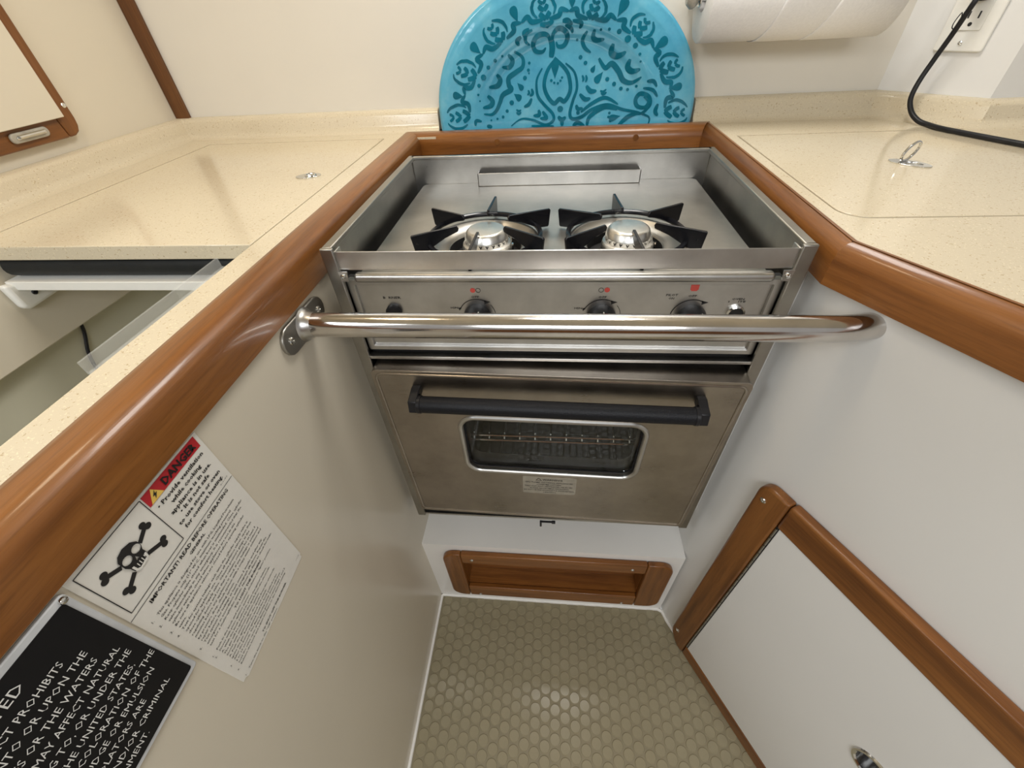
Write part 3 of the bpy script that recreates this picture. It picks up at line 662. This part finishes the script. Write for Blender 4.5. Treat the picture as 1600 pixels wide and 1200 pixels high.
pl = thing('placard', 'black placard with white capitals screwed below the teak rail on left panel', 'sign', (XL, -.455, -.185))
BF = Fr((XL, 0, 0), (0, 1, 0), (0, 0, 1), (1, 0, 0))
obj('placard_plate', slab(nb(), BF, rrect(-.5600, -.3540, -.1845, -.0440, .003, 3), 0, .0032), 'placard_edge', pl, bevel=.0008)
obj('placard_face', slab(nb(), BF, rrect(-.5565, -.3580, -.1800, -.0490, .002, 3), .0032, .0036), 'placard', pl)
b = nb()
rows = [('DISCHARGE OF OIL PROHIBITED', -.3945, -.0635, .0066, .00480), ('THE FEDERAL WATER POLLUTION CONTROL ACT PROHIBITS', -.3815, -.0755, .0050, .0033), ('THE DISCHARGE OF OIL OR OILY WASTE INTO OR UPON THE', -.3735, -.0852, .0050, .0033),
        ('NAVIGABLE WATERS OF THE UNITED STATES OR THE WATERS', -.3745, -.0950, .0050, .0033), ('OF THE CONTIGUOUS ZONE OR WHICH MAY AFFECT NATURAL', -.3655, -.1050, .0050, .0033), ('RESOURCES BELONGING TO, APPERTAINING TO, OR UNDER THE', -.3645, -.1150, .0050, .0033),
        ('EXCLUSIVE MANAGEMENT AUTHORITY OF THE UNITED STATES,', -.3700, -.1250, .0050, .0033), ('IF SUCH DISCHARGE CAUSES A FILM OR DISCOLORATION OF THE', -.3595, -.1342, .0050, .0033), ('SURFACE OF THE WATER OR CAUSES A SLUDGE OR EMULSION', -.3680, -.1438, .0050, .0033),
        ('BENEATH THE SURFACE OF THE WATER. VIOLATORS ARE', -.3845, -.1535, .0050, .0033), ('SUBJECT TO CIVIL PENALTIES AND/OR CRIMINAL', -.3695, -.1638, .0050, .0033), ('SANCTIONS INCLUDING FINES AND IMPRISONMENT.', -.3990, -.1735, .0050, .0033)]
for s, u1, z, cap, cw in rows:
    text(b, s, BF, max(-.5535, u1-cw*len(s)), u1, z, cap, .0040, .0)
tag(obj('white_lettering', b, 'white_ink', pl, smooth=0), 'white capital lettering')
screw(pl, (XL+.0032, -.3570, -.0475), (1, 0, 0), .0025)

# ------------------------------------------------------------------ inside the open locker at left
gk = tag(obj('gasket_roll', tube(nb(), [(-.716+.03*k, .030, -.031) for k in range(13)], .0135, 16), 'rubber'), 'thick black rubber roll under the left counter front edge', 'gasket')
an = tag(obj('metal_angle', bx(-.722, -.345, .010, .030, -.0580, -.0455), 'plastic_w', bevel=.001), 'white metal angle strip below the black rubber roll', 'angle strip')
sb = thing('shelf_bracket', 'white bracket with one screw at the left end of the metal angle', 'bracket', (-.72, .03, -.085))
obj('bracket_plate', slab(nb(), LEFTW(-.725), [(.0000, -.0460), (.0650, -.0585), (.0690, -.0815), (.0080, -.0850), (.0010, -.0800)], 0, .0130), 'plastic_w', sb, bevel=.0045, seg=3)
screw(sb, (-.7118, .0245, -.0680), (1, 0, 0), .0038, mat='black')
ac = thing('drip_guard', 'clear plastic angle fixed inside the open locker beside the counter strip', 'plastic angle', (-.38, -.09, -.03))
obj('guard_shelf', bx(-.4020, -.3540, -.1860, .010, -.0270, -.0245), 'clear', ac); obj('guard_lip', bx(-.4045, -.4020, -.1860, .010, -.0270, -.0140), 'clear', ac)
wi = tag(obj('wire', tube(nb(), curve([(-.7480, .070, -.130), (-.7470, .062, -.160), (-.7470, .040, -.200), (-.7475, .034, -.260), (-.7475, .030, -.40), (-.747, .03, -.61)], 6), .0024, 8), 'black'), 'thin dark wire hanging down the inside of the open locker', 'wire')

# ------------------------------------------------------------------ paper towel, platter, outlet, cord
pc = Vector((.38, .530, .1890))
ro = thing('paper_towel_roll', 'white paper towel roll mounted on the back wall', 'paper towel', (pc.x, pc.y, pc.z-.0615))
b = nb(); lathe(b, [(.021, -.1440), (.0600, -.1440), (.0618, -.142), (.0618, .142), (.0600, .1440), (.021, .1440), (.021, -.1440)], pc, (1, 0, 0), 56)
for v in b.verts:
    if (v.co-pc).yz.length > .05:
        a_ = math.atan2(v.co.z-pc.z, v.co.y-pc.y); s_ = 1+.003*math.sin(3*a_+20*v.co.x)
        v.co.y = pc.y+(v.co.y-pc.y)*s_; v.co.z = pc.z+(v.co.z-pc.z)*s_
obj('paper_roll', b, 'paper', ro, smooth=50)
for q0, sl, r_ in ((-.040, .030, .0630), (.040, .040, .0638)):              # two loose turns whose edges run askew round the roll
    b = nb(); n = 40; ring = []
    for k in range(n+1):
        a_ = math.radians(95+k*230/n); t = k/n
        rr = r_+.0004*math.sin(k*.5)
        ring.append([b.verts.new((pc.x+x_, pc.y+rr*math.cos(a_), pc.z+rr*math.sin(a_))) for x_ in (q0+sl*(.5-t)*2, q0+sl*(.5-t)*2+.004, .143)])
    for A, B in zip(ring, ring[1:]):
        for j_ in range(2): b.faces.new((A[j_], A[j_+1], B[j_+1], B[j_]))
    o = obj('loose_sheet', b, 'paper', ro, smooth=60); sd = o.modifiers.new('thickness', 'SOLIDIFY'); sd.thickness = .0010; sd.offset = -1
ho = thing('towel_holder', 'chrome paper towel holder with clear end knob on the back wall', 'holder', (pc.x, .595, pc.z-.02))
obj('spindle', tube(nb(), [pc+Vector((-.152, 0, 0)), pc+Vector((.152, 0, 0))], .0085, 14), 'chrome', ho)
for sx in (-1, 1):
    obj('holder_arm', slab(nb(), Fr(pc+Vector((sx*.1500, 0, 0)), (0, 1, 0), (0, 0, 1), (1, 0, 0)), [(-.014, -.010), (-.008, -.014), (.069, -.012), (.069, .012), (-.008, .014), (-.014, .010)], -.0015, .0015), 'chrome', ho, bevel=.0006)
    kb = obj('end_knob', lathe(nb(), [(.006, .0), (.012, .002), (.0165, .008), (.0165, .013), (.011, .0195), (0, .021)], pc+Vector((sx*.1515, 0, 0)), (sx, 0, 0), 24), 'latch', ho)

pt = thing('platter', 'turquoise oval platter with dark teal folk pattern leaning on the back wall', 'platter', (.010, .585, -.215))
PA, PB, PCX, PCZ = .2540, .2200, .0105, .0050
def prof_depth(r):
    pts = [(0, .0150), (.50, .0150), (.60, .0135), (.67, .0085), (.73, .0040), (.80, .0022), (.92, .0006), (.975, 0), (1.0, .0015)]
    for (r0, d0), (r1, d1) in zip(pts, pts[1:]):
        if r <= r1: t = (r-r0)/(r1-r0); t = t*t*(3-2*t) if r1 > .5 else t; return d0+(d1-d0)*t
    return .0015
def plat(x, z, lift=0):
    r = math.hypot((x-PCX)/PA, (z-PCZ)/PB)
    wob = .0006*math.sin(9*x/PA+2)*math.cos(7*z/PB)
    y = .5690+prof_depth(min(r, 1))-lift+wob+(z-PCZ)*.030
    return Vector((x, y, z))
b = nb(); NR, NA = 44, 120; rings = [[b.verts.new(plat(PCX, PCZ))]]
for i in range(1, NR+1):
    r = i/NR; ring = []
    for k in range(NA):
        a_ = 2*math.pi*k/NA; w_ = 1+.006*math.sin(3*a_+1)+.004*math.sin(7*a_); e_ = abs(math.cos(a_))**2.3+abs(math.sin(a_))**2.3; q = r*w_*e_**(-1/2.3)
        ring.append(b.verts.new(plat(PCX+PA*min(q, 1.06)*math.cos(a_), PCZ+PB*q*math.sin(a_))))
    rings.append(ring)
for i in range(NR):
    A, B = rings[i], rings[i+1]
    for k in range(NA):
        if i == 0: b.faces.new((A[0], B[k], B[(k+1) % NA]))
        else: b.faces.new((A[k], A[(k+1) % NA], B[(k+1) % NA], B[k]))
po = obj('platter_body', b, 'glaze', pt, smooth=60)
sd = po.modifiers.new('thickness', 'SOLIDIFY'); sd.thickness = .006; sd.offset = 1.0
PAT = {"S":[[8.6,0,[[-5,111],[-20,95],[-27,73],[-21,54],[-7,40],[4,47],[14,43],[24,57],[24,74],[16,93],[-8,113]]],[12.2,0,[[-14,114],[-12,128],[-14,141]]],[9.4,1,[[-16,133],[-19,145],[-28,149],[-41,146],[-48,136],[-44,125],[-31,123],[-24,129]]],[9.4,1,[[-12,136],[-11,148],[-1,156],[11,152],[16,142],[10,131],[-1,130],[-5,137]]],[6.5,1,[[-31,98],[-41,82],[-42,65],[-38,51],[-24,36],[-9,22],[-8,10],[-24,3],[-49,12],[-74,15],[-96,3]]],[7.2,1,[[14,104],[32,89],[38,65],[31,43],[26,22],[32,12],[50,15],[70,27],[100,34],[132,25],[163,19],[185,11],[185,-2]]],[7.9,1,[[48,23],[69,37],[95,46],[122,34]]],[9.4,1,[[62,-2],[67,15],[95,30],[121,25]]],[9.4,1,[[125,-4],[144,12],[166,19]]],[8.6,1,[[170,46],[180,38],[174,28],[160,30],[155,41],[163,51],[179,46],[183,32],[170,18],[153,16]]],[10.1,1,[[-84,126],[-69,116],[-69,102],[-82,94],[-97,85],[-97,73],[-93,66],[-110,58],[-117,45],[-125,32],[-136,25],[-151,27]]],[10.8,1,[[77,109],[90,94],[102,100],[116,88],[127,73],[144,69],[160,78]]],[9.4,1,[[-96,122],[-88,112],[-95,102],[-109,103]]],[10.8,1,[[-120,92],[-114,82],[-121,73],[-137,72]]],[10.8,1,[[-141,58],[-132,48],[-137,40],[-152,38]]],[12.2,1,[[101,130],[99,117],[111,111],[126,117]]],[11.5,1,[[135,106],[132,94],[141,87],[156,90]]],[9.4,1,[[65,152],[63,141],[70,136],[84,137]]],[7.9,1,[[52,150],[44,138],[49,126],[61,118]]],[7.2,1,[[-49,156],[-60,151],[-62,140],[-54,134]]],[6.5,1,[[-55,158],[-65,153],[-64,145]]],[8.6,1,[[-70,147],[-78,141],[-74,134]]],[9.4,1,[[6,166],[15,166],[24,160]]],[7.9,1,[[24,166],[40,162],[37,154]]],[7.2,1,[[11,160],[22,155],[25,148]]],[7.9,1,[[-147,5],[-136,3]]],[7.2,1,[[-157,14],[-168,16],[-170,7]]],[7.2,1,[[-53,2],[-24,-1],[-6,0]]],[6.5,1,[[-52,66],[-50,58],[-56,54]]],[5.0,1,[[-59,64],[-57,59],[-61,56]]],[5.0,1,[[47,84],[50,78],[48,74]]],[5.0,1,[[54,84],[56,78],[54,73]]],[5.0,1,[[-84,32],[-79,29],[-74,31]]],[5.0,1,[[-84,27],[-79,24],[-74,27]]],[5.0,1,[[84,58],[90,56],[96,60]]],[5.0,1,[[86,54],[91,52],[97,55]]],[8.6,1,[[198,34],[195,22],[201,14]]],[7.2,1,[[171,71],[183,71],[191,62]]],[6.5,1,[[166,60],[184,57],[195,46]]],[9.4,1,[[56,67],[65,58],[77,58]]],[8.6,1,[[44,54],[55,45],[66,46]]],[7.9,1,[[-52,50],[-58,40],[-68,36]]],[8.6,1,[[-38,30],[-37,21],[-49,20]]],[7.9,1,[[38,36],[42,29],[52,30]]],[7.9,1,[[46,23],[39,22]]],[8.6,1,[[-30,27],[-22,15],[-35,15]]],[9.4,1,[[-35,163],[-22,162],[-10,167]]],[7.2,1,[[-22,163],[-21,157]]],[9.4,1,[[2,17],[10,11],[18,16]]],[8.6,1,[[10,11],[11,0]]],[8.6,1,[[33,-1],[43,5],[58,-2]]],[6.1,1,[[-186,11],[-191,8],[-197,5],[-203,4],[-209,4],[-214,5],[-220,8],[-224,11],[-227,15]]],[6.1,1,[[-226,33],[-223,37],[-218,41],[-213,43],[-207,45],[-202,46],[-196,45],[-190,43],[-186,40]]],[9.1,0,[[-180,26],[-187,20],[-194,16]]],[9.1,0,[[-180,26],[-187,32],[-194,35]]],[7.6,0,[[-198,25],[-204,20],[-210,17]]],[7.6,0,[[-198,25],[-204,30],[-209,33]]],[5.7,0,[[-213,25],[-218,20],[-222,18]]],[5.7,0,[[-213,25],[-218,29],[-222,30]]],[6.1,1,[[-173,81],[-178,80],[-184,79],[-189,80],[-194,82],[-198,85],[-202,88],[-204,92],[-204,97]]],[6.1,1,[[-196,111],[-191,114],[-186,116],[-181,116],[-175,116],[-170,114],[-165,112],[-162,109],[-159,105]]],[9.1,0,[[-160,91],[-169,88],[-177,87]]],[9.1,0,[[-160,91],[-164,98],[-168,103]]],[7.6,0,[[-176,96],[-183,94],[-190,93]]],[7.6,0,[[-176,96],[-178,102],[-182,106]]],[5.7,0,[[-189,101],[-195,98],[-199,98]]],[5.7,0,[[-189,101],[-191,105],[-194,108]]],[6.1,1,[[-119,139],[-124,140],[-129,142],[-133,144],[-136,148],[-138,152],[-139,155],[-139,159],[-137,163]]],[6.1,1,[[-123,172],[-118,172],[-112,172],[-108,171],[-103,169],[-100,166],[-97,162],[-96,159],[-95,155]]],[9.1,0,[[-104,144],[-112,144],[-119,146]]],[9.1,0,[[-104,144],[-103,151],[-104,156]]],[7.6,0,[[-114,153],[-121,153],[-127,155]]],[7.6,0,[[-114,153],[-113,159],[-114,163]]],[5.7,0,[[-123,161],[-128,161],[-132,162]]],[5.7,0,[[-123,161],[-122,165],[-123,168]]],[6.1,1,[[-40,172],[-44,175],[-47,178],[-49,182],[-50,186],[-49,189],[-48,193],[-45,196],[-41,198]]],[6.1,1,[[-24,200],[-20,199],[-15,197],[-12,194],[-10,190],[-8,187],[-8,183],[-9,180],[-11,176]]],[9.1,0,[[-24,170],[-31,174],[-36,178]]],[9.1,0,[[-24,170],[-20,176],[-17,180]]],[7.6,0,[[-28,182],[-34,185],[-38,188]]],[7.6,0,[[-28,182],[-24,186],[-22,190]]],[5.7,0,[[-30,191],[-35,193],[-38,196]]],[5.7,0,[[-30,191],[-27,194],[-26,197]]],[6.1,1,[[44,174],[42,178],[41,182],[41,186],[42,189],[45,192],[48,194],[52,196],[57,196]]],[6.1,1,[[74,192],[78,189],[80,186],[82,182],[82,179],[82,175],[80,172],[77,169],[73,167]]],[9.1,0,[[57,167],[53,173],[50,178]]],[9.1,0,[[57,167],[64,170],[69,173]]],[7.6,0,[[60,178],[56,182],[55,187]]],[7.6,0,[[60,178],[67,180],[70,183]]],[5.7,0,[[63,187],[60,190],[59,193]]],[5.7,0,[[63,187],[68,188],[70,190]]],[6.1,1,[[128,153],[128,157],[129,161],[131,164],[134,166],[138,168],[142,169],[147,169],[152,168]]],[6.1,1,[[167,158],[168,154],[169,151],[169,147],[167,143],[165,140],[161,138],[157,137],[152,137]]],[9.1,0,[[136,142],[135,149],[136,154]]],[9.1,0,[[136,142],[145,142],[151,143]]],[7.6,0,[[145,150],[144,156],[145,160]]],[7.6,0,[[145,150],[153,150],[158,151]]],[5.7,0,[[153,157],[152,162],[152,164]]],[5.7,0,[[153,157],[159,157],[162,158]]],[6.1,1,[[189,101],[191,105],[194,108],[198,110],[202,111],[208,111],[213,110],[218,108],[222,106]]],[6.1,1,[[232,92],[232,88],[231,84],[228,80],[225,78],[220,76],[216,76],[210,76],[205,77]]],[9.1,0,[[192,88],[194,95],[198,99]]],[9.1,0,[[192,88],[201,85],[208,84]]],[7.6,0,[[206,92],[208,98],[210,101]]],[7.6,0,[[206,92],[213,89],[219,88]]],[5.7,0,[[218,96],[218,100],[221,103]]],[5.7,0,[[218,96],[223,93],[227,93]]],[6.1,1,[[217,35],[221,37],[226,39],[231,40],[236,39],[242,37],[247,34],[251,31],[255,27]]],[6.1,1,[[258,10],[256,6],[252,3],[248,1],[243,0],[237,0],[232,1],[226,3],[221,6]]],[9.1,0,[[213,21],[219,26],[225,29]]],[9.1,0,[[213,21],[221,15],[228,11]]],[7.6,0,[[230,20],[235,25],[240,27]]],[7.6,0,[[230,20],[236,15],[242,12]]],[5.7,0,[[244,19],[248,23],[251,24]]],[5.7,0,[[244,19],[249,15],[253,13]]],[9.4,1,[[-179,32],[-181,46],[-193,51],[-185,62]]],[9.4,1,[[-163,86],[-172,74],[-186,73],[-185,62]]],[9.4,1,[[-156,96],[-148,110],[-156,118],[-143,125]]],[9.4,1,[[-108,140],[-124,132],[-137,135],[-143,125]]],[9.4,1,[[-97,146],[-83,156],[-84,165],[-69,167]]],[9.4,1,[[-30,169],[-49,167],[-58,174],[-69,167]]],[9.4,1,[[-18,170],[-1,174],[3,182],[17,179]]],[9.4,1,[[51,167],[34,172],[30,181],[17,179]]],[9.4,1,[[64,166],[82,164],[91,170],[102,163]]],[9.4,1,[[130,144],[116,153],[117,162],[102,163]]],[9.4,1,[[141,138],[156,130],[168,132],[174,121]]],[9.4,1,[[188,93],[180,107],[186,114],[174,121]]],[9.4,1,[[194,83],[204,70],[216,68],[216,57]]],[9.4,1,[[212,27],[213,42],[224,46],[216,57]]]],"D":[[-6,94,34.2,18.0,270],[-156,133,28.8,18.7,320],[-199,61,27.0,16.2,350],[-80,178,30.6,18.0,295],[110,179,34.2,20.9,240],[185,126,34.2,18.7,215],[225,60,30.6,16.2,190],[22,190,21.6,14.4,270],[80,80,27.0,16.2,50],[-75,71,19.8,12.2,135],[-81,54,21.6,15.1,145],[118,12,28.8,15.1,10],[68,94,16.2,10.8,60]],"O":[[-13,78,5.8],[-7,74,5.0],[0,73,5.0],[5,77,5.0],[8,82,5.0],[6,30,13.0],[-146,89,11.5],[-135,104,7.9],[-121,114,7.2],[-107,120,5.0],[-156,76,7.9],[-159,61,5.0],[-157,50,3.6],[76,151,5.0],[91,151,5.8],[109,147,9.4],[126,136,13.0],[141,126,10.1],[151,113,5.8],[154,102,4.3],[42,112,7.9],[52,103,7.9],[96,76,8.6],[110,68,8.6],[124,60,7.9],[137,58,6.5],[153,63,5.8],[-58,96,6.5],[-65,84,8.6],[-93,44,10.1],[-103,30,7.2],[-112,20,6.5],[-124,17,5.0],[-137,15,4.3],[-56,107,5.8],[34,138,5.0],[106,20,5.8],[105,13,5.8],[109,6,5.8],[-57,91,3.6]]}
b = nb(); LIFT = .0005
def stroke(w, m, pts):
    c = curve([(x*mm, z*mm, 0) for x, z in pts], 7); n = len(c); Lv = []; Rv = []
    for i, p in enumerate(c):
        d = (c[min(i+1, n-1)]-c[max(i-1, 0)]); d = d.normalized() if d.length > 1e-9 else Vector((1, 0, 0)); nn = Vector((-d.y, d.x, 0)); t = i/(n-1)
        h = w*mm/2*((.18+.82*math.sin(math.pi*min(1, .04+t*.96))**.6) if m else (.65+.35*math.sin(math.pi*t)**.5))
        Lv.append(b.verts.new(plat(p.x+nn.x*h, p.y+nn.y*h, LIFT))); Rv.append(b.verts.new(plat(p.x-nn.x*h, p.y-nn.y*h, LIFT)))
    for i in range(n-1): b.faces.new((Lv[i], Lv[i+1], Rv[i+1], Rv[i]))
def blob(cx, cz, pts):
    c = b.verts.new(plat(cx, cz, LIFT)); V = [b.verts.new(plat(x, z, LIFT)) for x, z in pts]
    for i in range(len(V)): b.faces.new((c, V[i], V[(i+1) % len(V)]))
for w_, m_, p_ in PAT['S']: stroke(w_*.9, m_, p_)
for x, z, l_, w_, a_ in PAT['D']:
    a_ = math.radians(a_); pts = []
    for k in range(20):
        t = 2*math.pi*k/20; u = -math.cos(t)*l_/2*.85; v = math.sin(t)*w_/2*.85*math.sin(t/2)**1.2 if True else 0
        u2 = math.cos(t)*l_*.42; v2 = math.sin(t)*(1-math.cos(t))*.5*w_*.62
        pts.append((x*mm+(u2*math.cos(a_)-v2*math.sin(a_))*mm, z*mm+(u2*math.sin(a_)+v2*math.cos(a_))*mm))
    blob(x*mm, z*mm, pts)
for x, z, d_ in PAT['O']: blob(x*mm, z*mm, circ(x*mm, z*mm, d_*mm*.46, 12, d_*mm*.42))
tag(obj('painted_pattern', b, 'glaze_dark', pt, smooth=60), 'dark teal hearts, scrolls and teardrops')

f1u = Vector((.725-.613, .476-.60, 0)).normalized(); f1n = Vector((f1u.y, -f1u.x, 0)); f1n = f1n if f1n.y < 0 else -f1n
OF = Fr((.613, .600, 0), f1u, (0, 0, 1), f1n)
ol = thing('wall_outlet', 'white duplex power outlet on the angled right wall', 'outlet', OF(.09, .099, 0))
cpl = obj('cover_plate', slab(nb(), OF, rrect(.0565, .1230, .0985, .2200, .004, 4), 0, .0055), 'plastic_w', ol, bevel=.0022, seg=3)
rc = obj('receptacle', slab(nb(), OF, rrect(.0730, .1065, .1265, .1925, .002, 3), .0055, .0075), 'plastic_w', ol, bevel=.0006)
for zc in (.1420, .1755):
    o = nb()
    for du in (-.0065, .0065): slab(o, OF, [(.0898+du-.0011, zc-.0005), (.0898+du+.0011, zc-.0005), (.0898+du+.0011, zc+.0085), (.0898+du-.0011, zc+.0085)], .0075, .0078)
    slab(o, OF, circ(.0898, zc-.0078, .0027, 14), .0075, .0078)
    obj('socket_slot', o, 'ink', rc, smooth=0)
screw(ol, OF(.0898, .1105, .0055), f1n, .0032)
co = thing('power_cord', 'black power cord plugged into the white outlet and trailing onto the counter', 'cord', OF(.09, .02, .05))
obj('plug', slab(nb(), OF, rrect(.0805, .0995, .163, .1905, .005, 4), .0079, .0340), 'black', co, bevel=.003)
cpts = [OF(.0900, .172, .032), OF(.0895, .164, .042), OF(.0860, .148, .040), OF(.0800, .122, .034), OF(.0730, .090, .034), OF(.0690, .060, .040), OF(.0715, .036, .048), OF(.0830, .018, .052), OF(.1000, .0075, .058), OF(.1180, .0042, .064), OF(.1420, .0042, .082), OF(.1700, .0042, .094), OF(.24, .0042, .12), OF(.36, .0042, .16)]
obj('cable', tube(nb(), curve(cpts, 8), .0040, 12), 'black', co)
b = nb(); tube(b, [OF(.0800+.0035*math.cos(t), .140+.010*math.sin(t), .040+.004*math.sin(2*t)) for t in [2*math.pi*k/24 for k in range(24)]], .0008, 6, closed=True)
obj('tie_wire', b, 'black', co)

# ------------------------------------------------------------------ lift everything so the cabin floor is at z = 0
for o in bpy.data.objects:
    if o.parent is None and o.type not in ('CAMERA', 'LIGHT'): o.location.z += ZC
